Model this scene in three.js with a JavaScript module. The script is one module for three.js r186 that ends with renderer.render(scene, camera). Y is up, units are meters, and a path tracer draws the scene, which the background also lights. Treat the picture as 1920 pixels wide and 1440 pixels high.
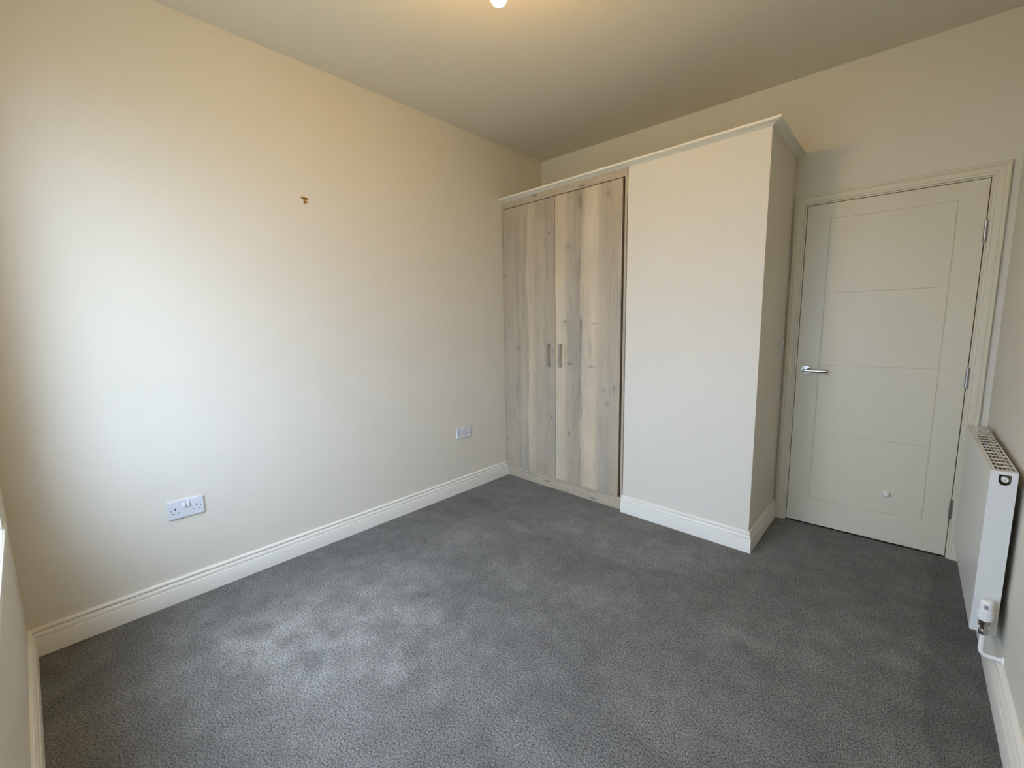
import * as THREE from 'three';
import { RoundedBoxGeometry } from 'three/addons/geometries/RoundedBoxGeometry.js';
import { mergeGeometries, mergeVertices, toCreasedNormals } from 'three/addons/utils/BufferGeometryUtils.js';
import { RectAreaLightUniformsLib } from 'three/addons/lights/RectAreaLightUniformsLib.js';
import { ImprovedNoise } from 'three/addons/math/ImprovedNoise.js';

// ---------------------------------------------------------------- camera, sky, daylight, exposure
const scene = new THREE.Scene();
const camera = new THREE.PerspectiveCamera(2 * Math.atan(720 / 826.27) * 180 / Math.PI, 4 / 3, 0.02, 60);
camera.position.set(2.5656, 1.3208, 3.2797);
camera.rotation.set(-0.1370, 0.7355, -0.0169, 'YXZ');

const renderer = new THREE.WebGLRenderer({ antialias: true });
renderer.toneMapping = THREE.LinearToneMapping;
renderer.toneMappingExposure = 1.03;
renderer.shadowMap.enabled = true;
renderer.shadowMap.type = THREE.PCFSoftShadowMap;

// overcast daylight: the standard overcast sky, three times as bright overhead as at the horizon
{
  const w = 64, h = 32, d = new Float32Array(w * h * 4);
  for (let j = 0; j < h; j++) for (let i = 0; i < w; i++) {
    const e = Math.sin(Math.max(0, ((j + 0.5) / h - 0.5) * Math.PI)), l = (1 + 2 * e) / 3, k = (j * w + i) * 4;
    d[k] = 0.715 * l; d[k + 1] = 0.935 * l; d[k + 2] = 1.30 * l; d[k + 3] = 1;
  }
  const t = new THREE.DataTexture(d, w, h, THREE.RGBAFormat, THREE.FloatType);
  t.mapping = THREE.EquirectangularReflectionMapping; t.magFilter = t.minFilter = THREE.LinearFilter; t.needsUpdate = true;
  scene.background = t;
}
scene.backgroundIntensity = 17.2;

// room, in metres: x from the left wall, z from the door wall towards the window, y up
const W = 2.893, D = 3.395, H = 2.7365;
const WX0 = 0.31, WX1 = 2.10, WY0 = 0.650, WY1 = 2.28;            // window opening
RectAreaLightUniformsLib.init();
const daylight = new THREE.RectAreaLight(new THREE.Color().setRGB(0.74, 0.93, 1.12), 0.5, WX1 - WX0 - 0.14, WY1 - WY0 - 0.14);
daylight.position.set((WX0 + WX1) / 2, (WY0 + WY1) / 2, D + 0.055);
daylight.rotation.x = -0.05;                                      // the sky stands above: its light comes in slightly downwards
daylight.name = 'daylight';
scene.add(daylight);

// ---------------------------------------------------------------- helpers
const perlin = new ImprovedNoise();
let seed = 7;
const rnd = () => { seed = (seed * 1664525 + 1013904223) >>> 0; return seed / 4294967296; };
const clamp = (v, a = 0, b = 1) => Math.min(b, Math.max(a, v));
const smooth = (a, b, v) => { const t = clamp((v - a) / (b - a)); return t * t * (3 - 2 * t); };
const n2 = (x, y, s = 0) => perlin.noise(x, y, s);
const fbm = (x, y, s, oct = 4) => { let a = 0, f = 1, g = 0.5; for (let i = 0; i < oct; i++) { a += g * n2(x * f, y * f, s + i * 3.7); f *= 2.03; g *= 0.5; } return a; };
const LUT = Uint8Array.from({ length: 4097 }, (_, i) => { const v = i / 4096; return Math.round(255 * (v <= 0.0031308 ? 12.92 * v : 1.055 * Math.pow(v, 1 / 2.4) - 0.055)); });
const toS = (v) => LUT[Math.round(clamp(v) * 4096)];
function texture(w, h, fn, color = true) {                        // fn(u, v) in 0..1 -> [r, g, b] linear, or one height
  const d = new Uint8Array(w * h * 4);
  for (let j = 0; j < h; j++) for (let i = 0; i < w; i++) {
    const c = fn((i + 0.5) / w, (j + 0.5) / h, i, j), k = (j * w + i) * 4;
    if (color) { d[k] = toS(c[0]); d[k + 1] = toS(c[1]); d[k + 2] = toS(c[2]); } else d[k] = d[k + 1] = d[k + 2] = 255 * clamp(c);
    d[k + 3] = 255;
  }
  const t = new THREE.DataTexture(d, w, h, THREE.RGBAFormat);
  t.magFilter = THREE.LinearFilter; t.minFilter = THREE.LinearMipmapLinearFilter; t.generateMipmaps = true;
  t.wrapS = t.wrapT = THREE.RepeatWrapping; t.anisotropy = 8;
  if (color) t.colorSpace = THREE.SRGBColorSpace;
  t.needsUpdate = true;
  return t;
}
const lin = (r, g, b) => new THREE.Color().setRGB(r, g, b);
const mat = (c, roughness, o = {}) => new THREE.MeshStandardMaterial({ color: c, roughness, metalness: 0, ...o });
const names = new Map();
function numbered(n) { const k = names.get(n) ?? 0; names.set(n, k + 1); return k ? n + '_' + String(k).padStart(3, '0') : n; }
function put(name, geo, m, parent = scene) {
  const o = new THREE.Mesh(Array.isArray(geo) ? mergeGeometries(geo.map((g) => { const q = g.index ? g.toNonIndexed() : g; for (const a of Object.keys(q.attributes)) if (!['position', 'normal', 'uv'].includes(a)) q.deleteAttribute(a); return q; })) : geo, m);
  o.name = parent === scene ? numbered(name) : name; o.castShadow = o.receiveShadow = true;
  parent.add(o);
  return o;
}
function thing(name, label, category, p = [0, 0, 0], turn = 0, group) {
  const o = new THREE.Group(); o.name = numbered(name); o.position.set(...p); o.rotation.y = turn;
  o.userData = { label, category }; if (group) o.userData.group = group;
  scene.add(o); return o;
}
function structure(o, label, category) { o.userData = { kind: 'structure', label, category }; return o; }
function room(name, label, category, p = [0, 0, 0]) { const o = new THREE.Group(); o.name = numbered(name); o.position.set(...p); scene.add(o); return structure(o, label, category); }
// a box given by its two corners, edges rounded by r
function box(x0, y0, z0, x1, y1, z1, r = 0) {
  const w = x1 - x0, h = y1 - y0, d = z1 - z0;
  const g = r > 0 ? new RoundedBoxGeometry(w, h, d, 2, Math.min(r, w / 2.01, h / 2.01, d / 2.01)) : new THREE.BoxGeometry(w, h, d);
  g.translate((x0 + x1) / 2, (y0 + y1) / 2, (z0 + z1) / 2);
  return g;
}
function cyl(r0, r1, len, seg = 28) { return new THREE.CylinderGeometry(r0, r1, len, seg); }
// uv in metres from two of the coordinates
function planarUV(g, ua, va, su = 1, sv = 1, ou = 0, ov = 0) {
  const p = g.attributes.position, uv = new Float32Array(p.count * 2), get = { x: (i) => p.getX(i), y: (i) => p.getY(i), z: (i) => p.getZ(i) };
  for (let i = 0; i < p.count; i++) { uv[2 * i] = (get[ua](i) - ou) / su; uv[2 * i + 1] = (get[va](i) - ov) / sv; }
  g.setAttribute('uv', new THREE.BufferAttribute(uv, 2));
  return g;
}
// a moulding: profile [[off the wall, along the third axis]...] run along a path with mitred corners; prev and next give the mitre at the ends
function moulding(path, profile, put3, { prev, next } = {}) {
  const pts = path.map(([a, b]) => new THREE.Vector2(a, b)), pv = prev && new THREE.Vector2(...prev), nx = next && new THREE.Vector2(...next);
  const nrm = (p, q) => { const d = q.clone().sub(p).normalize(); return new THREE.Vector2(-d.y, d.x); };
  const rings = pts.map((p, i) => {
    const before = i ? pts[i - 1] : pv, after = i < pts.length - 1 ? pts[i + 1] : nx;
    const n1 = before ? nrm(before, p) : nrm(p, after), n0 = after ? nrm(p, after) : n1;
    const m = n1.clone().add(n0).divideScalar(1 + n1.dot(n0));
    return profile.map(([o, h]) => put3(p.x + m.x * o, p.y + m.y * o, h));
  });
  const tri = [], len = profile.length;
  const quad = (a, b, c, d) => tri.push(...a, ...b, ...c, ...a, ...c, ...d);
  for (let i = 0; i < rings.length - 1; i++) for (let k = 0; k < len; k++) { const l = (k + 1) % len; quad(rings[i][k], rings[i + 1][k], rings[i + 1][l], rings[i][l]); }
  const caps = THREE.ShapeUtils.triangulateShape(profile.map(([a, b]) => new THREE.Vector2(a, b)), []);
  for (const [a, b, c] of caps) { tri.push(...rings[0][a], ...rings[0][c], ...rings[0][b]); const e = rings.at(-1); tri.push(...e[a], ...e[b], ...e[c]); }
  let g = new THREE.BufferGeometry();
  g.setAttribute('position', new THREE.Float32BufferAttribute(tri, 3));
  g = toCreasedNormals(g, 0.42);
  g.setAttribute('uv', new THREE.Float32BufferAttribute(new Float32Array(tri.length / 3 * 2), 2));
  return g;
}
function tube(pts, r, seg = 40, rad = 14, tension = 0.5) {
  return new THREE.TubeGeometry(new THREE.CatmullRomCurve3(pts.map((p) => new THREE.Vector3(...p)), false, 'catmullrom', tension), seg, r, rad, false);
}
function plate(shape, depth, bevel = 0) {
  return new THREE.ExtrudeGeometry(shape, bevel ? { depth: depth - bevel, bevelEnabled: true, bevelThickness: bevel, bevelSize: bevel, bevelOffset: -bevel, bevelSegments: 3, curveSegments: 8 } : { depth, bevelEnabled: false, curveSegments: 12 });
}
function rectPath(P, x0, y0, x1, y1, r = 0) {
  const s = new P();
  if (!r) { s.moveTo(x0, y0); s.lineTo(x1, y0); s.lineTo(x1, y1); s.lineTo(x0, y1); s.closePath(); return s; }
  s.moveTo(x0 + r, y0); s.lineTo(x1 - r, y0); s.absarc(x1 - r, y0 + r, r, -Math.PI / 2, 0); s.lineTo(x1, y1 - r); s.absarc(x1 - r, y1 - r, r, 0, Math.PI / 2);
  s.lineTo(x0 + r, y1); s.absarc(x0 + r, y1 - r, r, Math.PI / 2, Math.PI); s.lineTo(x0, y0 + r); s.absarc(x0 + r, y0 + r, r, Math.PI, Math.PI * 1.5);
  return s;
}

// ---------------------------------------------------------------- materials
const rollerBump = texture(512, 512, (u, v) => {
  const t = 2 * Math.PI, a = 9;                                  // wraps round: noise on a torus mix
  const f = (x, y) => n2(x * 64, y * 64, 1.3) * 0.6 + n2(x * 140, y * 140, 5.1) * 0.4;
  const wu = smooth(0.85, 1, u), wv = smooth(0.85, 1, v);
  const h = (f(u, v) * (1 - wu) + f(u - 1, v) * wu) * (1 - wv) + (f(u, v - 1) * (1 - wu) + f(u - 1, v - 1) * wu) * wv;
  return 0.5 + 0.45 * h;
}, false);
rollerBump.repeat.set(2.4, 2.4);
const paint = (r, g, b, rough = 0.62) => mat(lin(r, g, b), rough, { bumpMap: rollerBump, bumpScale: 0.00045 });
const M = {
  wall: paint(0.70, 0.66, 0.555, 0.7),                             // the same emulsion on walls and ceiling
  gloss: mat(lin(0.79, 0.765, 0.675), 0.32),
  doorPaint: mat(lin(0.675, 0.628, 0.475), 0.42),
  plastic: mat(lin(0.64, 0.655, 0.675), 0.28),
  dark: mat(lin(0.012, 0.011, 0.010), 0.6),
  chrome: mat(lin(0.42, 0.41, 0.40), 0.10, { metalness: 1 }),
  steel: mat(lin(0.46, 0.44, 0.42), 0.28, { metalness: 1 }),
  brass: mat(lin(0.34, 0.20, 0.055), 0.36, { metalness: 1 }),
  enamel: mat(lin(0.68, 0.675, 0.62), 0.30),
  greyMark: mat(lin(0.22, 0.22, 0.21), 0.5),
  valveWhite: mat(lin(0.80, 0.785, 0.74), 0.35),
  knobWhite: mat(lin(0.84, 0.83, 0.78), 0.35),
  upvc: mat(lin(0.82, 0.83, 0.83), 0.3),
  glass: new THREE.MeshPhysicalMaterial({ color: 0xffffff, roughness: 0.02, transmission: 1, thickness: 0, ior: 1.5 }),
  ground: mat(lin(0.18, 0.155, 0.085), 0.95),
};

// oak-print board: u runs across, v up, in metres inside; tones by strip, cracks and knots where the photograph has them
const STRIPS = [[-0.1, 0.46], [0.06, 0.44], [0.155, 0.40], [0.165, 0.30], [0.215, 0.46], [0.27, 0.34], [0.285, 0.78], [0.338, 0.62], [0.36, 0.40], [0.43, 0.46], [0.482, 0.36], [0.492, 0.42], [0.556, 0.36], [0.5605, 0.90], [0.63, 0.82], [0.68, 0.42], [0.75, 0.34], [0.79, 0.26], [0.80, 0.66], [0.85, 0.84], [0.91, 0.92], [0.94, 0.62], [0.968, 0.46], [1.03, 0.40], [1.08, 0.46], [1.2, 0.44]];
const CRACKS = [
  [[0.772, 2.235], [0.758, 2.164], [0.778, 2.08], [0.792, 2.024], [0.797, 1.949], [0.789, 1.776], [0.784, 1.685], [0.775, 1.57], [0.795, 1.452], [0.796, 1.295], [0.791, 1.132], [0.785, 0.897], [0.776, 0.81], [0.761, 0.754]],
  [[0.787, 0.90], [0.793, 0.837], [0.804, 0.697], [0.8, 0.571], [0.795, 0.389], [0.785, 0.249]],
  [[0.487, 1.875], [0.488, 1.74], [0.487, 1.548]], [[0.487, 0.638], [0.489, 0.4], [0.492, 0.105]],
  [[0.268, 2.153], [0.27, 1.936], [0.234, 1.563], [0.221, 1.406], [0.246, 1.21], [0.274, 1.127], [0.284, 0.935], [0.276, 0.592]],
  [[0.158, 1.0], [0.156, 0.7], [0.16, 0.45]],
];
const KNOTS = [[0.503, 1.982, 0.013, 0.016, 0.9], [1.013, 2.159, 0.016, 0.022, 0.6], [0.650, 1.327, 0.014, 0.010, 0.9], [0.796, 1.302, 0.010, 0.050, 1.0], [0.905, 1.309, 0.024, 0.006, 0.8], [0.036, 1.701, 0.022, 0.014, 0.5], [0.785, 2.143, 0.016, 0.05, 0.7], [0.517, 0.585, 0.014, 0.010, 1.0], [0.691, 0.485, 0.011, 0.018, 0.9], [0.697, 1.015, 0.026, 0.010, 0.9], [0.885, 1.003, 0.034, 0.006, 0.8], [1.02, 0.749, 0.02, 0.02, 0.55], [0.031, 0.323, 0.018, 0.012, 0.6], [0.168, 1.114, 0.03, 0.02, 0.5], [0.995, 0.84, 0.016, 0.02, 0.5], [0.535, 1.10, 0.012, 0.02, 0.5], [0.68, 1.86, 0.02, 0.03, 0.5], [1.075, 0.86, 0.01, 0.03, 0.6]];
function crackAt(x, y) {
  let best = 0;
  for (const c of CRACKS) for (let i = 0; i < c.length - 1; i++) {
    const [x0, y0] = c[i], [x1, y1] = c[i + 1];
    if (y > y0 || y < y1) continue;
    const t = (y0 - y) / (y0 - y1), lx = x0 + (x1 - x0) * t;
    if (Math.abs(x - lx) > 0.013) continue;
    const cx = lx + 0.003 * n2(y * 22, i, 2.2) + 0.0015 * n2(y * 90, i, 8.1);
    const wdt = 0.0017 + 0.0022 * Math.max(0, n2(y * 5.3, x0 * 40, 4.4) + 0.25);
    best = Math.max(best, clamp(1.25 - Math.abs(x - cx) / wdt) * (0.12 + 0.88 * clamp(0.5 + 1.7 * n2(y * 5.1, x0 * 17, 9.2)) * clamp(0.75 + 0.9 * n2(y * 31, x0 * 11, 3.3))));
  }
  return best;
}
function stripTone(x) {
  for (let i = 0; i < STRIPS.length - 1; i++) if (x < STRIPS[i + 1][0]) { const [a, p] = STRIPS[i], [b, q] = STRIPS[i + 1]; return p + (q - p) * smooth(0, 1, (x - a) / (b - a)); }
  return 0.45;
}
const LIGHTWOOD = [0.590, 0.498, 0.355], MIDWOOD = [0.395, 0.336, 0.248], DARKWOOD = [0.085, 0.066, 0.048];
function woodColor(tone, dark, warm) {
  const k = clamp(tone, 0, 1.15), out = [];
  for (let i = 0; i < 3; i++) { let c = MIDWOOD[i] + (LIGHTWOOD[i] - MIDWOOD[i]) * (k - 0.35) / 0.55; c *= 1 + warm * [0.05, 0, -0.06][i]; out.push(clamp(c + (DARKWOOD[i] - c) * clamp(dark))); }
  return out;
}
const woodMap = texture(1024, 2048, (u, v) => {
  const X = u * 1.16, Y = v * 2.28, half = X > 0.559;
  const wob = 0.020 * n2(X * 4, Y * 1.5, 3.1) + 0.009 * n2(X * 16, Y * 4.2, 6.4) + 0.006 * n2(X * 60, Y * 9, 7.7);
  let x = X + wob; if (half) x = Math.max(x, 0.561); else x = Math.min(x, 0.5555);
  let tone = stripTone(x);
  tone = 0.47 + (tone - 0.5) * (0.95 + 0.5 * n2(X * 6, Y * 1.3, 17)) + 0.22 * fbm(X * 10, Y * 1.6, 11.5, 4) + 0.22 * fbm(X * 5, Y * 3.4, 21, 3);
  // long fibres, cathedral waves in the light strips
  let warp = 0; for (const [kx, ky, rx, ry, s] of KNOTS) { if (Math.abs(Y - ky) > ry * 6.4 || Math.abs(X - kx) > rx * 5.2) continue; const dx = (X - kx) / (rx * 2.6), dy = (Y - ky) / (ry * 3.2), q = dx * dx + dy * dy; if (q < 4) warp += 0.006 * s * Math.exp(-q) * dx; }
  const fx = X + warp + 0.004 * n2(X * 9, Y * 3.2, 14);
  tone += 0.12 * n2(fx * 110, Y * 2.2, 1.7) + 0.13 * n2(fx * 300, Y * 6, 2.9) + 0.12 * n2(fx * 620, Y * 18, 3.3);
  const wave = Math.sin((Y * 46 + 9 * n2(X * 14, Y * 6, 5.5) + 60 * Math.abs(x - 0.81))) * smooth(0.80, 0.81, x) * smooth(0.86, 0.83, x) * smooth(0.2, 0.45, fbm(Y * 1.4, 3.3, 1.1, 2) + 0.45);
  tone += 0.07 * wave;
  let dark = crackAt(X, Y) * 0.95;
  dark = Math.max(dark, 0.34 * smooth(0.52, 0.74, n2(fx * 210, Y * 3.1, 31) + 0.35 * n2(X * 9, Y * 2.2, 37)));
  for (const [kx, ky, rx, ry, s] of KNOTS) {
    if (Math.abs(Y - ky) > ry * 3 + 0.01 || Math.abs(X - kx) > rx * 3 + 0.01) continue;
    const dx = (X - kx + 0.006 * n2(X * 60, Y * 60, 4)) / rx, dy = (Y - ky + 0.006 * n2(X * 55, Y * 62, 8)) / ry, q = dx * dx + dy * dy;
    if (q < 9) dark = Math.max(dark, s * 0.62 * Math.exp(-q * 1.6) + s * 0.16 * Math.exp(-q * 0.35) * (0.6 + 0.4 * Math.sin(q * 5)));
  }
  return woodColor(tone, dark, n2(X * 6, Y * 1.1, 41));
});
const lengthMap = texture(1024, 128, (u, v) => {                  // boards with the grain lying along them
  const X = u * 1.2, Y = v * 0.15;
  let tone = 0.52 + 0.34 * fbm(X * 1.6, Y * 16, 51, 3) + 0.18 * n2(X * 2.6, Y * 160, 53) + 0.12 * n2(X * 6, Y * 380, 57);
  let dark = 0.5 * smooth(0.42, 0.62, n2(X * 3.3, Y * 190, 61) + 0.4 * n2(X * 3, Y * 14, 63));
  for (const [kx, ky] of [[0.36, 0.045], [0.80, 0.02], [0.62, 0.10], [1.02, 0.11]]) { const q = ((X - kx) / 0.03) ** 2 + ((Y - ky) / 0.008) ** 2; dark = Math.max(dark, 0.7 * Math.exp(-q)); }
  return woodColor(tone, dark, n2(X * 3, Y * 20, 65));
});
M.wood = mat(0xffffff, 0.55, { map: woodMap });
M.woodLong = mat(0xffffff, 0.55, { map: lengthMap });

// carpet: twisted tufts, and the patches that the vacuum cleaner and feet left in the pile, plus painted window light
const BAND = [[0.02, 1.04], [0.6, 1.13], [0.72, 1.13], [1.03, 1.22], [1.23, 1.22], [1.37, 1.21], [1.57, 1.17], [1.71, 1.14], [1.86, 0.97], [2.0, 0.82], [2.08, 0.79]];
const bandZ = (x) => { for (let i = 0; i < BAND.length - 1; i++) if (x < BAND[i + 1][0]) { const t = (x - BAND[i][0]) / (BAND[i + 1][0] - BAND[i][0]); return BAND[i][1] + (BAND[i + 1][1] - BAND[i][1]) * clamp(t); } return 0.7; };
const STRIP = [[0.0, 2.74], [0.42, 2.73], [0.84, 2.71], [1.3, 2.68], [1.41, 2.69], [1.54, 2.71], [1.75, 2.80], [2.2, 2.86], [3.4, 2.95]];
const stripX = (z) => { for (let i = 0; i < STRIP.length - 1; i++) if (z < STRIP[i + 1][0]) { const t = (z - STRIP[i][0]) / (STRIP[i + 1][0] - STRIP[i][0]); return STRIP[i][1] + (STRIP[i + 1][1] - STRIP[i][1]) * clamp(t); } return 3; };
const PRINTS = [[2.16, 1.46, 0.045, 0.030, 1], [2.26, 1.50, 0.035, 0.05, 0.7], [2.56, 0.88, 0.05, 0.025, 0.8], [0.87, 2.10, 0.05, 0.014, 1.1], [2.20, 1.52, 0.03, 0.02, 0.5], [0.16, 2.84, 0.04, 0.015, 0.8], [2.40, 1.23, 0.05, 0.03, 0.5], [0.84, 2.12, 0.02, 0.02, 0.5], [1.62, 1.98, 0.08, 0.03, 0.5], [1.2, 2.3, 0.07, 0.05, 0.35]];
const PALE_AND_LIT = [[0.55, 1.53, 0.16, 0.14, 0.8], [0.72, 1.25, 0.22, 0.09, 0.7], [0.69, 2.0, 0.2, 0.12, 0.7], [0.73, 2.52, 0.42, 0.34, 1], [0.62, 2.80, 0.34, 0.18, 0.6], [0.9, 2.25, 0.36, 0.16, 0.7], [1.25, 2.55, 0.4, 0.3, 0.4], [1.18, 1.69, 0.12, 0.1, 0.5], [1.49, 1.56, 0.18, 0.08, 0.5], [2.14, 1.40, 0.1, 0.06, 0.6], [1.98, 1.85, 0.25, 0.12, 0.4], [1.3, 1.0, 0.5, 0.12, 0.4], [0.4, 2.2, 0.1, 0.25, 0.5]];  // pale pile patches; the broad ones near the window paint in its daylight
const FX0 = 0, FZ0 = -0.06, FW = 2.9, FD = 3.47;
const PILE = new Float32Array(513 * 513);                          // tone of the pile with the painted window light, on a coarse grid
for (let j = 0; j <= 512; j++) for (let i = 0; i <= 512; i++) {
  const x = FX0 + i / 512 * FW, z = FZ0 + j / 512 * FD;
    const e = 0.05 * n2(x * 9, z * 9, 3) + 0.02 * n2(x * 34, z * 34, 6);
  let t = 0.22 * fbm(x * 2.3, z * 2.3, 71, 5) + 0.10 * (smooth(-0.06, 0.10, fbm(x * 4.1, z * 5.3, 77, 5)) - 0.5) + 0.26 * fbm(x * 12, z * 10, 79, 4);
  const b = z + e - bandZ(x);
  t += x < 2.2 ? 0.07 * smooth(0.03, -0.03, b) - 0.10 * smooth(-0.02, 0.03, b) * smooth(0.30, 0.05, b) : 0;
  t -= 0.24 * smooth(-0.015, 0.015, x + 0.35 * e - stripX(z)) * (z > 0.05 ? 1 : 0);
  for (const [px, pz, rx, rz, s] of PALE_AND_LIT) { const q = ((x - px + e) / rx) ** 2 + ((z - pz + e) / rz) ** 2; if (q < 6) t += 0.42 * s * Math.exp(-q) * (0.45 + 0.55 * smooth(-0.26, 0.26, fbm(x * 7.5, z * 7.5, 97, 5))); }
  for (const [px, pz, rx, rz, s] of PRINTS) { const q = ((x - px + e * 0.5) / rx) ** 2 + ((z - pz + e * 0.5) / rz) ** 2; if (q < 6) t -= 0.22 * s * Math.exp(-q); }
  PILE[j * 513 + i] = t;
}
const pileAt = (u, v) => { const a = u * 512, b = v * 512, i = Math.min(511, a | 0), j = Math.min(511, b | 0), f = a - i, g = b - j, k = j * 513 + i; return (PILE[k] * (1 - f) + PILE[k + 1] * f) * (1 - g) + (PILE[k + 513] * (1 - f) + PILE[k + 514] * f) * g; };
const carpetMap = texture(2048, 2048, (u, v) => {
  const x = FX0 + u * FW, z = FZ0 + v * FD;
  const row = Math.sin((x + 0.0016 * n2(x * 160, z * 40, 4)) * 2 * Math.PI / 0.0065);      // tufts: rows run away from the window, ragged
  const tuft = n2(x * 210, z * 160, 2) * 0.75 + n2(x * 430, z * 380, 5) * 0.55 + 0.10 * row;
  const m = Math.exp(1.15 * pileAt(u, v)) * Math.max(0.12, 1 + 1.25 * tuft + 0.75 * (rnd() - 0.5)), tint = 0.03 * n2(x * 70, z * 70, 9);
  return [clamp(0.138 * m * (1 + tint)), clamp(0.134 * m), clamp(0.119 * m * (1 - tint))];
});
const carpetBump = texture(1024, 1024, (u, v) => {
  const f = (x, y) => 0.6 * n2(x * 64, y * 48, 2) + 0.5 * n2(x * 128, y * 128, 7);
  const wu = smooth(0.9, 1, u), wv = smooth(0.9, 1, v);
  return 0.5 + 0.6 * ((f(u, v) * (1 - wu) + f(u - 1, v) * wu) * (1 - wv) + (f(u, v - 1) * (1 - wu) + f(u - 1, v - 1) * wu) * wv);
}, false);
carpetBump.repeat.set(FW / 0.34, FD / 0.34);
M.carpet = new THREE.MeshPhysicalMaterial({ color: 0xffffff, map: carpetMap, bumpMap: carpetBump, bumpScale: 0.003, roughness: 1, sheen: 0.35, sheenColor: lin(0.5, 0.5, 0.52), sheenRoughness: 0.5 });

// ---------------------------------------------------------------- room shell
const T = 0.12, ZL = -1.1;                                        // wall thickness; the landing behind the door
{
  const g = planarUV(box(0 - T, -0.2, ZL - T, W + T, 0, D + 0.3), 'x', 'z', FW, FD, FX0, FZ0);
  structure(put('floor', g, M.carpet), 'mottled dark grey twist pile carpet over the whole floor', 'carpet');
  structure(put('ceiling', planarUV(box(-T, H, ZL - T, W + T, H + 0.15, D + 0.3), 'x', 'z'), M.wall), 'plain matt white plaster ceiling', 'ceiling');
  structure(put('wall_left', planarUV(box(-T, 0, ZL - T, 0, H, D + 0.3), 'z', 'y'), M.wall), 'long plain off-white wall with two sockets and a brass hook', 'wall');
  structure(put('wall_right', planarUV(box(W, 0, ZL - T, W + T, H, D + 0.3), 'z', 'y'), M.wall), 'off-white wall behind the radiator', 'wall');
  structure(put('wall_landing', planarUV(box(0, 0, ZL - T, W, H, ZL), 'x', 'y'), M.wall), 'off-white landing wall beyond the closed door', 'wall');
}
const DX0 = 2.040, DX1 = 2.796, DTOP = 1.989;                     // door leaf
{
  const s = rectPath(THREE.Shape, 0, 0, W, H); s.holes.push(rectPath(THREE.Path, DX0 - 0.034, 0.0, DX1 + 0.034, DTOP + 0.034));
  const g = plate(s, T); g.translate(0, 0, -T);
  structure(put('wall_back', planarUV(g, 'x', 'y'), M.wall), 'off-white wall around the door and above the wardrobe', 'wall');
}
{
  const s = rectPath(THREE.Shape, 0, 0, W, H); s.holes.push(rectPath(THREE.Path, WX0, WY0, WX1, WY1));
  const g = plate(s, 0.18); g.translate(0, 0, D);
  structure(put('wall_window', planarUV(g, 'x', 'y'), M.wall), 'off-white outside wall below and around the window', 'wall');
}
// boxed-in cupboard beside the wardrobe; its front stands slightly out of square
const ZF0 = 0.539, XB = 1.963, ZFB = 0.6233, K = (ZFB - ZF0) / XB, XL = 1.155, BOXTOP = 2.305;
const zf = (x) => ZF0 + K * x;
{
  const s = new THREE.Shape([[XL, -zf(XL)], [XB, -zf(XB)], [XB, 0], [XL, 0]].map(([a, b]) => new THREE.Vector2(a, b)));
  const g = plate(s, BOXTOP); g.rotateX(-Math.PI / 2);
  structure(put('wall_partition', planarUV(g, 'x', 'y'), M.wall), 'white boxed-in partition between the wood wardrobe and the door', 'wall');
}

// mouldings
const SKIRT = [[0, 0], [0.019, 0], [0.019, 0.0735], [0.0182, 0.0765], [0.0128, 0.0775], [0.0128, 0.0805], [0.0152, 0.0835], [0.0158, 0.0880], [0.0148, 0.0935], [0.0128, 0.0980], [0.0095, 0.1005], [0.0048, 0.1012], [0.0048, 0.1042], [0.0092, 0.1052], [0.0112, 0.1080], [0.0114, 0.1115], [0.0098, 0.1160], [0.0070, 0.1185], [0.0030, 0.1200], [0, 0.1200]];
const flat3 = (a, b, h) => [a, h, b];
const SKIRT_RIGHT = SKIRT.map(([o, h]) => [o * 1.4, h]);
structure(put('baseboard_left', moulding([[0, D], [0, zf(0) - 0.03]], SKIRT, flat3, { prev: [W, D] }), M.gloss), 'cream white moulded baseboard along the long plain wall', 'baseboard');
structure(put('baseboard_window', moulding([[W, D], [0, D]], SKIRT, flat3, { prev: [W, 0], next: [0, 0] }), M.gloss), 'cream white moulded baseboard under the window', 'baseboard');
structure(put('baseboard_right', moulding([[W, 0.0], [W, D]], SKIRT_RIGHT, flat3, { next: [0, D] }), M.gloss), 'cream white moulded baseboard under the radiator', 'baseboard');
structure(put('baseboard_partition', moulding([[XL - 0.006, zf(XL)], [XB, ZFB], [XB, 0.016]], SKIRT, flat3), M.gloss), 'white moulded baseboard wrapping the boxed-in partition', 'baseboard');
// cornice capping the wardrobe and the partition
const CORN = [[-0.03, 2.2865], [0.004, 2.2865], [0.0075, 2.288], [0.012, 2.2905], [0.019, 2.2935], [0.028, 2.2955], [0.0345, 2.2960], [0.0345, 2.2975], [0.045, 2.2985], [0.0465, 2.301], [0.0465, 2.310], [0.0445, 2.3125], [-0.03, 2.3125]];
structure(put('trim_1', moulding([[0, zf(0)], [XB, ZFB], [XB, 0.0]], CORN, flat3), M.gloss), 'white cornice strip capping the wardrobe and the partition', 'cornice');
structure(put('trim_2', (() => { const s = new THREE.Shape([[0.0, 0], [XB - 0.02, 0], [XB - 0.02, -ZFB + 0.02], [0.0, -ZF0 + 0.02]].map(([a, b]) => new THREE.Vector2(a, b))); const g = plate(s, 0.006); g.rotateX(-Math.PI / 2); g.translate(0, 2.306, 0); return planarUV(g, 'x', 'z'); })(), M.wall), 'flat white board covering the wardrobe top behind the cornice', 'trim');
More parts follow.
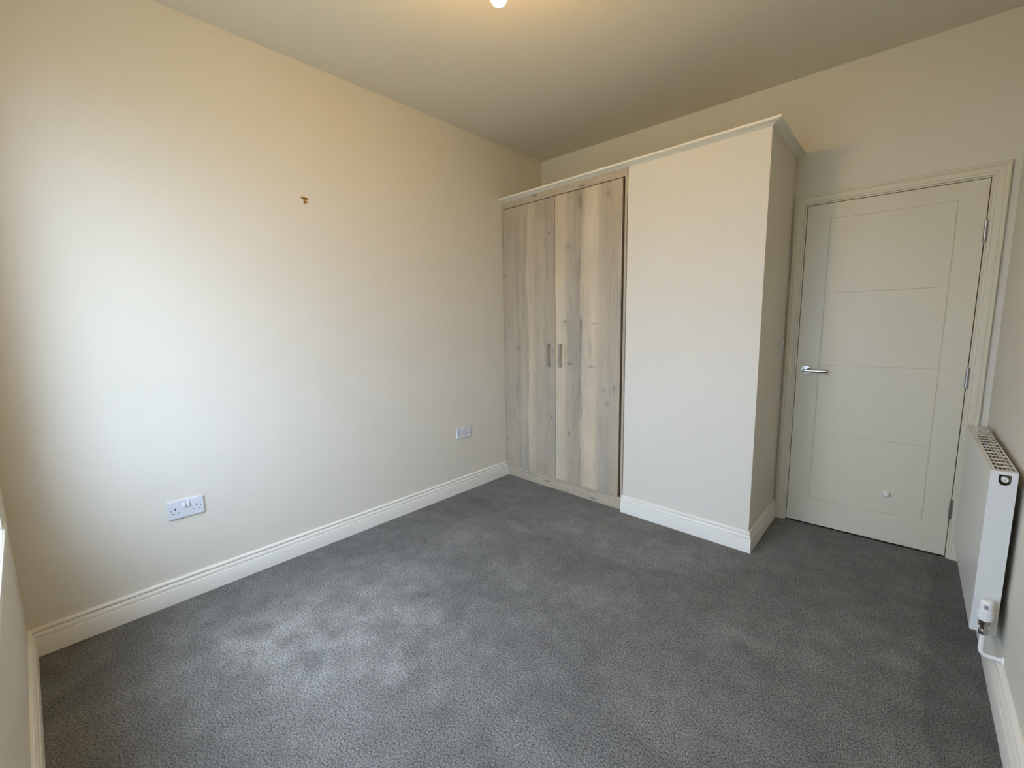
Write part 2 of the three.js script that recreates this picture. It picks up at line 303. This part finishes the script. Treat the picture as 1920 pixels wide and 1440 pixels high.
// architrave: profile runs outwards from the opening, h is how far it stands off the wall
const ARCH = [[0, 0], [0, 0.008], [0.002, 0.0105], [0.012, 0.0115], [0.0135, 0.0105], [0.0145, 0.0125], [0.024, 0.0145], [0.034, 0.0150], [0.042, 0.0150], [0.0435, 0.0135], [0.045, 0.0150], [0.050, 0.0175], [0.058, 0.0180], [0.0615, 0.0165], [0.063, 0.0135], [0.063, 0]];
for (const q of ARCH) q[0] *= 0.88;
const up3 = (a, b, h) => [a, b, h];
{
  const a0 = DX0 - 0.011, a1 = DX1 + 0.011, at = DTOP + 0.011;
  structure(put('trim_3', moulding([[a0, 0], [a0, at], [a1, at], [a1, 0]], ARCH, up3), M.doorPaint), 'moulded cream architrave framing the door', 'architrave');
}

// ---------------------------------------------------------------- door in its frame
{
  const d = room('door_1', 'closed white panelled door with chrome lever handle', 'door', [0, 0, 0]);
  const f0 = DX0 - 0.0035, f1 = DX1 + 0.0035, ft = DTOP + 0.0035;
  const frame = put('door_frame', [box(DX0 - 0.034, 0, -T, f0, DTOP + 0.034, 0), box(f1, 0, -T, DX1 + 0.034, DTOP + 0.034, 0), box(f0, ft, -T, f1, DTOP + 0.034, 0), box(f0, 0, -0.075, f0 + 0.014, ft, -0.044), box(f1 - 0.014, 0, -0.075, f1, ft, -0.044), box(f0 + 0.014, ft - 0.014, -0.075, f1 - 0.014, ft, -0.044)], M.doorPaint, d);
  put('strike_plate', box(f0 - 0.0003, 0.955, -0.030, f0 + 0.0012, 1.045, -0.004), M.steel, frame);
  const y0 = 0.008, gx0 = 2.158, gx1 = 2.690, gy = [0.181, 0.607, 1.037, 1.470, 1.899], gw = 0.0042, zb = -0.0035;
  const leaf = put('leaf', box(DX0, y0, -0.040, DX1, DTOP, zb, 0.001), M.doorPaint, d);
  const skin = (x0, ya, x1, yb) => box(x0, ya, zb - 0.001, x1, yb, 0, 0.0013);
  const face = rectPath(THREE.Shape, DX0, y0, DX1, DTOP); face.holes.push(rectPath(THREE.Path, gx0 - gw + 0.0012, gy[0] - gw + 0.0012, gx1 + gw - 0.0012, gy[4] + gw - 0.0012));
  const fg = plate(face, 0.0045, 0.0012); fg.translate(0, 0, -0.0045); put('surround', fg, M.doorPaint, d);
  for (let k = 0; k < 4; k++) put('panel', skin(gx0 + 0.0012, gy[k] + 0.0012, gx1 - 0.0012, gy[k + 1] - 0.0012), M.doorPaint, d);
  // lever on a round rose
  const hx = 2.090, hy = 1.000;
  const rose = cyl(0.026, 0.0265, 0.009, 40); rose.rotateX(Math.PI / 2); rose.translate(hx, hy, 0.0045);
  const r = put('handle_rose', rose, M.chrome, d); r.userData.label = 'round chrome handle rose';
  const neck = cyl(0.0095, 0.0095, 0.048, 24); neck.rotateX(Math.PI / 2); neck.translate(hx, hy, 0.030);
  const bar = new THREE.CapsuleGeometry(0.0095, 0.112, 8, 24); bar.rotateZ(Math.PI / 2); bar.translate(hx + 0.0535, hy, 0.052);
  const lv = put('handle_lever', [neck, bar], M.chrome, d); lv.userData.label = 'straight round chrome lever';
  for (const y of [1.735, 0.998, 0.280]) {
    const parts = [];
    for (let k = 0; k < 5; k++) { const c = cyl(0.0062, 0.0062, 0.0192, 20); c.translate(0, (k - 2) * 0.0202, 0); parts.push(c); }
    const tip = new THREE.SphereGeometry(0.005, 16, 8); tip.translate(0, 0.052, 0); const tp2 = tip.clone(); tp2.translate(0, -0.104, 0);
    parts.push(tip, tp2, box(-0.007, -0.05, -0.010, -0.0005, 0.05, -0.0052), box(0.0005, -0.05, -0.010, 0.007, 0.05, -0.0052));
    const h = put('hinge', parts, M.steel, d); h.position.set(DX1 + 0.0018, y, 0.0052); h.userData.label = 'brushed steel butt hinge';
  }
  const kb = new THREE.LatheGeometry([[0.0001, 0.030], [0.006, 0.0295], [0.0125, 0.026], [0.0150, 0.020], [0.0140, 0.013], [0.0105, 0.008], [0.0105, 0.004], [0.0155, 0.002], [0.0155, 0]].map(([a, b]) => new THREE.Vector2(a, b)), 32);
  kb.rotateX(Math.PI / 2); kb.translate(2.528, 0.300, 0);
  const s = put('door_stop', kb, M.knobWhite, d); s.userData.label = 'small round white buffer knob low on the door';
}

// ---------------------------------------------------------------- fitted wardrobe
{
  const w = thing('fitted_wardrobe', 'fitted wardrobe with two greyed oak doors and slim steel handles', 'wardrobe', [0, 0, ZF0], -Math.atan(K));
  const r = XL - 0.005;
  put('carcass', [box(0.024, 0.10, -0.50, 0.042, 2.285, -0.023), box(1.088, 0.10, -0.50, 1.106, 2.285, -0.023), box(0.024, 2.26, -0.50, 1.106, 2.278, -0.023), box(0.024, 0.10, -0.50, 1.106, 0.118, -0.023), box(0.024, 0.10, -0.512, 1.106, 2.285, -0.50), box(1.136, 0.0, -0.052, r - 0.004, 2.236, -0.041)], M.wood, w);
  const front = (name, x0, ya, x1, yb, z0, z1, m, uv) => put(name, planarUV(box(x0, ya, z0, x1, yb, z1, 0.0009), 'x', 'y', ...uv), m, w);
  const UV = [1.16, 2.28, 0, 0];
  front('filler_strip', 0.0, 0.12, 0.0115, 2.236, -0.020, -0.001, M.wood, UV);
  front('filler_strip', 1.1325, 0.0, r, 2.236, -0.040, -0.002, M.wood, UV);
  const left = front('door', 0.0145, 0.0965, 0.5575, 2.231, -0.019, 0, M.wood, UV);
  const right = front('door', 0.5605, 0.0965, 1.1165, 2.231, -0.019, 0, M.wood, UV);
  left.userData.label = 'greyed oak door beside the plain wall'; right.userData.label = 'greyed oak door beside the white partition';
  front('frieze_panel', 0.0, 2.2365, r, 2.292, -0.020, -0.0005, M.woodLong, [1.2, 0.15, 0, 2.232]);
  front('plinth', 0.021, 0.0, r - 0.012, 0.0915, -0.031, -0.013, M.woodLong, [1.2, 0.15, 0.1, 0.0]);
  for (const [door, x] of [[left, 0.503], [right, 0.6185]]) {
    const g = [box(x - 0.0065, 0.986, 0.019, x + 0.0065, 1.164, 0.031, 0.0012), box(x - 0.0065, 0.986, 0, x + 0.0065, 1.002, 0.0225, 0.0012), box(x - 0.0065, 1.148, 0, x + 0.0065, 1.164, 0.0225, 0.0012)];
    const h = put('handle', g, M.steel, door); h.userData.label = 'slim brushed steel bow handle';
  }
}

// ---------------------------------------------------------------- radiator
{
  const X0 = 2.808, X1 = 2.874, Y0 = 0.180, Y1 = 0.787, Z0 = 0.200, Z1 = 1.070;
  const R = thing('radiator', 'white panel radiator with slotted top grille and thermostatic valve', 'radiator', [X0, 0, Z0]);
  const w = X1 - X0, L = Z1 - Z0;
  put('front_panel', [box(0, Y0, 0.004, 0.010, Y1 - 0.006, L - 0.003, 0.0045)], M.enamel, R);
  put('back_panel', box(w - 0.012, Y0, 0.008, w - 0.002, Y1 - 0.02, L - 0.008, 0.004), M.enamel, R);
  const fins = []; for (let k = 0; k < 44; k++) { const z = 0.010 + k * (L - 0.03) / 43; fins.push(box(0.012, Y0 + 0.03, z - 0.0007, w - 0.014, Y1 - 0.10, z + 0.0007)); }
  put('convector_fins', fins, M.enamel, R);
  // top grille: five rows of long slots
  const s = rectPath(THREE.Shape, 0.0, 0, w, L, 0.002), nx = 5, nz = 15, gx0 = 0.0115, gx1 = w - 0.004, gz0 = 0.016, gz1 = L - 0.020, px = (gx1 - gx0) / nx, pz = (gz1 - gz0) / nz;
  for (let a = 0; a < nx; a++) for (let b = 0; b < nz; b++) s.holes.push(rectPath(THREE.Path, gx0 + a * px + 0.0010, gz0 + b * pz + 0.009, gx0 + (a + 1) * px - 0.0010, gz0 + (b + 1) * pz - 0.009));
  const g = plate(s, 0.0016); g.rotateX(Math.PI / 2); g.translate(0, Y1, 0);
  put('top_grille', [g, box(-0.0014, Y1 - 0.015, 0, 0.0012, Y1, L, 0.0006), box(w - 0.0014, Y1 - 0.014, 0, w, Y1, L)], M.enamel, R);
  // end panels, the near one with a U-shaped cut-out for the air vent
  const end = new THREE.Shape(), cx = 0.036, cr = 0.0150, cy = Y1 - 0.034;
  end.moveTo(0, Y0 + 0.004); end.lineTo(w, Y0 + 0.004); end.lineTo(w, Y1 - 0.0018); end.lineTo(cx + cr, Y1 - 0.0018); end.lineTo(cx + cr, cy); end.absarc(cx, cy, cr, 0, Math.PI, true); end.lineTo(cx - cr, Y1 - 0.0018); end.lineTo(0, Y1 - 0.0018); end.closePath();
  const eg = plate(end, 0.0014); const e1 = eg.clone(); e1.translate(0, 0, L - 0.0014);
  put('side_panel', e1, M.enamel, R); put('side_panel', eg, M.enamel, R);
  const lip = box(0, Y1 - 0.011, L - 0.0012, w, Y1 + 0.0004, L + 0.0016, 0.0007);
  put('end_lip', [lip], M.enamel, R);
  const vent = cyl(0.0088, 0.0088, 0.02, 28); vent.rotateX(Math.PI / 2); vent.translate(cx, cy + 0.006, L - 0.0085);
  const ring = new THREE.TorusGeometry(0.0072, 0.0019, 12, 32); ring.translate(cx, cy + 0.006, L + 0.0015);
  const v = put('air_vent', [vent, ring], M.valveWhite, R); v.userData.label = 'round white air vent plug';
  const sq = cyl(0.0030, 0.0030, 0.004, 4); sq.rotateX(Math.PI / 2); sq.translate(cx, cy + 0.006, L + 0.0015); put('vent_key', sq, M.chrome, v);
  for (const z of [0.14, L - 0.14]) put('wall_bracket', [box(w - 0.004, Y0 + 0.06, z - 0.02, W - X0, Y1 - 0.10, z - 0.017), box(W - X0 - 0.002, Y0 + 0.06, z - 0.035, W - X0, Y1 - 0.10, z)], M.enamel, R);
  // thermostatic valve, tail and pipe
  const vx = 0.028, vz = L + 0.050, vy = 0.236;
  const head = new THREE.LatheGeometry([[0.0001, 0.098], [0.012, 0.0978], [0.0165, 0.0955], [0.0180, 0.090], [0.0180, 0.066], [0.0172, 0.065], [0.0172, 0.063], [0.0185, 0.062], [0.0195, 0.040], [0.0190, 0.026], [0.0165, 0.0235], [0.0001, 0.0235]].map(([a, b]) => new THREE.Vector2(a, b)), 40);
  head.translate(vx, vy, vz);
  const ridges = []; for (let k = 0; k < 20; k++) { const a = k / 20 * Math.PI * 2; const b = box(-0.0010, 0.028, -0.0010, 0.0010, 0.060, 0.0010, 0.0004); b.translate(0.0192, 0, 0); b.rotateY(a); b.translate(vx, vy, vz); ridges.push(b); }
  const hd = put('valve_head', [head, ...ridges], M.valveWhite, R); hd.userData.label = 'white thermostatic valve head';
  const mark = box(-0.0050, 0.070, 0, 0.0050, 0.084, 0.0008); mark.translate(0, 0, 0.0179); mark.rotateY(-0.1); mark.translate(vx, vy, vz); put('setting_mark', mark, M.greyMark, hd);
  const body = new THREE.LatheGeometry([[0.0001, 0.025], [0.0150, 0.025], [0.0155, 0.022], [0.0155, 0.012], [0.0120, 0.010], [0.0095, 0.004], [0.0095, -0.010], [0.0100, -0.012], [0.0140, -0.014], [0.0140, -0.028], [0.0120, -0.031], [0.0080, -0.032], [0.0001, -0.032]].map(([a, b]) => new THREE.Vector2(a, b)), 6);
  body.translate(vx, vy, vz);
  const tail = cyl(0.0095, 0.0095, 0.05, 24); tail.rotateX(Math.PI / 2); tail.translate(vx, vy, vz - 0.028);
  const nut = cyl(0.0145, 0.0145, 0.015, 6); nut.rotateX(Math.PI / 2); nut.translate(vx, vy, vz - 0.020);
  const vb = put('valve_body', [body, tail, nut], M.chrome, R); vb.userData.label = 'chrome valve body';
  const py = 0.128, pr = 0.0075, rr = 0.02;
  const pts = [[vx, vy - 0.028, vz], [vx, py + rr * 1.6, vz], [vx, py + rr, vz], [vx + rr * 0.12, py + rr * 0.45, vz], [vx + rr * 0.45, py + rr * 0.12, vz], [vx + rr, py, vz], [vx + rr * 1.6, py, vz], [W - X0, py, vz]];
  put('pipe', tube(pts, pr, 60, 18, 0.2), M.valveWhite, R);
  const col = cyl(0.0115, 0.0130, 0.006, 28); col.rotateZ(Math.PI / 2); col.translate(W - X0 - 0.003, py, vz); put('pipe_collar', col, M.valveWhite, R);
}

// ---------------------------------------------------------------- sockets, switch, hook
function doubleSocket(z, y, label) {
  const o = thing('double_socket', label, 'socket', [0, y, z], Math.PI / 2);   // local x runs towards the door wall, local z off the wall
  const s = rectPath(THREE.Shape, -0.073, -0.043, 0.073, 0.043, 0.004);
  const holes = [];
  for (const c of [-0.0425, 0.0425]) holes.push([c - 0.0023, 0.000, c + 0.0023, 0.0090], [c - 0.0142, -0.0185, c - 0.0078, -0.0140], [c + 0.0078, -0.0185, c + 0.0142, -0.0140]);
  for (const q of holes) s.holes.push(rectPath(THREE.Path, ...q));
  put('faceplate', plate(s, 0.0095, 0.0016), M.plastic, o);
  for (const q of holes) put('pin_slot', box(q[0] - 0.001, q[1] - 0.001, 0.003, q[2] + 0.001, q[3] + 0.001, 0.006), M.dark, o);
  for (const x of [-0.0085, 0.0085]) { const b = box(-0.0062, -0.0115, -0.003, 0.0062, 0.0115, 0.0045, 0.0012); b.rotateX(-0.24); b.translate(x, 0.021, 0.0100); put('rocker', b, M.plastic, o); }
  for (const x of [-0.0600, 0.0600]) { const c = cyl(0.0026, 0.0026, 0.0012, 16); c.rotateX(Math.PI / 2); c.translate(x, 0.0, 0.0096); put('screw', c, M.greyMark, o); }
}
doubleSocket(2.833, 0.457, 'white double socket on the bright wall, farther from the wardrobe', 0);
doubleSocket(1.026, 0.480, 'white double socket on the plain wall, close to the wardrobe', 0);
{
  const o = thing('light_switch', 'white light switch on the partition side beside the door', 'light switch', [XB, 1.148, 0.098], Math.PI / 2);
  put('faceplate', plate(rectPath(THREE.Shape, -0.043, -0.043, 0.043, 0.043, 0.004), 0.0095, 0.0016), M.plastic, o);
  const b = box(-0.006, -0.011, -0.002, 0.006, 0.011, 0.004, 0.001); b.rotateX(0.15); b.translate(0, 0, 0.0098); put('rocker', b, M.plastic, o);
  for (const x of [-0.030, 0.030]) { const c = cyl(0.0024, 0.0024, 0.001, 16); c.rotateX(Math.PI / 2); c.translate(x, 0, 0.0097); put('screw', c, M.greyMark, o); }
}
{
  const o = thing('picture_hook', 'small brass picture hook alone on the long plain wall', 'hook', [0, 2.026, 2.139], Math.PI / 2);
  for (const [x, y] of [[-0.0135, 0.0035], [0.0, 0.0015], [0.0125, 0.0]]) {
    const c = new THREE.LatheGeometry([[0.0001, 0.0085], [0.0028, 0.008], [0.0048, 0.0062], [0.0048, 0.004], [0.0014, 0.003], [0.0014, 0]].map(([a, b]) => new THREE.Vector2(a, b)), 18);
    c.rotateX(Math.PI / 2); c.translate(x, y, 0); put('nail', c, M.brass, o);
  }
  put('back_strap', [box(-0.016, -0.0035, 0, 0.016, 0.0050, 0.0022, 0.0008), box(-0.0045, -0.026, 0, 0.0045, 0.002, 0.0022, 0.0008)], M.brass, o);
  put('hook_curl', tube([[0.002, -0.012, 0.0015], [0.002, -0.021, 0.003], [0.002, -0.0255, 0.008], [0.002, -0.021, 0.0125], [0.002, -0.0155, 0.0125]], 0.0032, 30, 12), M.brass, o);
}

// ---------------------------------------------------------------- pendant lamp
{
  const by = 2.401, o = thing('pendant_lamp', 'bare glowing bulb hanging on a white flex from the ceiling', 'lamp', [1.454, 0, 2.085]);
  const rose = new THREE.LatheGeometry([[0.0001, -0.030], [0.010, -0.030], [0.014, -0.024], [0.036, -0.018], [0.041, -0.010], [0.041, 0], [0.0001, 0]].map(([a, b]) => new THREE.Vector2(a, b)), 40); rose.translate(0, H, 0);
  put('ceiling_rose', rose, M.plastic, o);
  put('flex', tube([[0, H - 0.028, 0], [0.001, by + 0.2, 0], [0, by + 0.12, 0]], 0.0032, 20, 10), M.plastic, o);
  const hold = new THREE.LatheGeometry([[0.0001, 0.128], [0.006, 0.126], [0.013, 0.112], [0.0175, 0.100], [0.0175, 0.085], [0.020, 0.084], [0.020, 0.066], [0.0165, 0.064], [0.0165, 0.050], [0.0001, 0.050]].map(([a, b]) => new THREE.Vector2(a, b)), 36); hold.translate(0, by, 0);
  put('lampholder', hold, M.plastic, o);
  const bulb = new THREE.LatheGeometry([[0.0001, -0.0300], [0.0090, -0.0288], [0.0175, -0.0245], [0.0245, -0.0172], [0.0290, -0.0080], [0.0300, 0.0010], [0.0285, 0.0110], [0.0245, 0.0210], [0.0195, 0.0310], [0.0160, 0.0410], [0.0140, 0.0520]].map(([a, b]) => new THREE.Vector2(a, b)), 40); bulb.translate(0, by, 0);
  const bm = new THREE.MeshStandardMaterial({ color: lin(0.9, 0.85, 0.75), roughness: 0.4, emissive: lin(1.0, 0.86, 0.52), emissiveIntensity: 4 });
  const b = put('bulb', bulb, bm, o); b.castShadow = false; b.userData.label = 'glowing warm white bulb';
  const l = new THREE.PointLight(new THREE.Color().setRGB(1.0, 0.57, 0.15), 1.45, 0, 2); l.position.set(0, by, 0); l.castShadow = true; l.shadow.radius = 1.0; l.shadow.mapSize.set(2048, 2048); l.shadow.bias = -0.0005; l.name = 'bulb_light';
  o.add(l);
}

// ---------------------------------------------------------------- window behind the camera
{
  const w = room('window_1', 'white casement window with three panes lighting the room', 'window', [0, 0, D + 0.10]);
  const f = 0.06, m1 = WX0 + (WX1 - WX0) / 3, m2 = WX0 + 2 * (WX1 - WX0) / 3, m = 0.03;
  put('window_frame', [box(WX0, WY0, -0.035, WX0 + f, WY1, 0.035, 0.004), box(WX1 - f, WY0, -0.035, WX1, WY1, 0.035, 0.004), box(WX0 + f, WY0, -0.035, WX1 - f, WY0 + f, 0.035, 0.004), box(WX0 + f, WY1 - f, -0.035, WX1 - f, WY1, 0.035, 0.004)], M.upvc, w);
  for (const x of [m1, m2]) put('mullion', box(x - m, WY0 + f, -0.035, x + m, WY1 - f, 0.035, 0.004), M.upvc, w);
  for (const [a, b] of [[WX0 + f, m1 - m], [m1 + m, m2 - m], [m2 + m, WX1 - f]]) put('pane', box(a, WY0 + f, -0.003, b, WY1 - f, 0.003), M.glass, w);
  put('window_sill', [box(0.22, WY0 - 0.030, -0.1065, WX1 + 0.09, WY0 - 0.0005, -0.099, 0.003), box(WX0, WY0 - 0.02, -0.102, WX1, WY0 + 0.002, -0.034, 0.003)], M.gloss, w);
}
structure(put('ground_outside', box(-25, -3.3, D + 0.31, 28, -3.0, D + 50), M.ground), 'dry ground outside below the window', 'ground');

renderer.render(scene, camera);
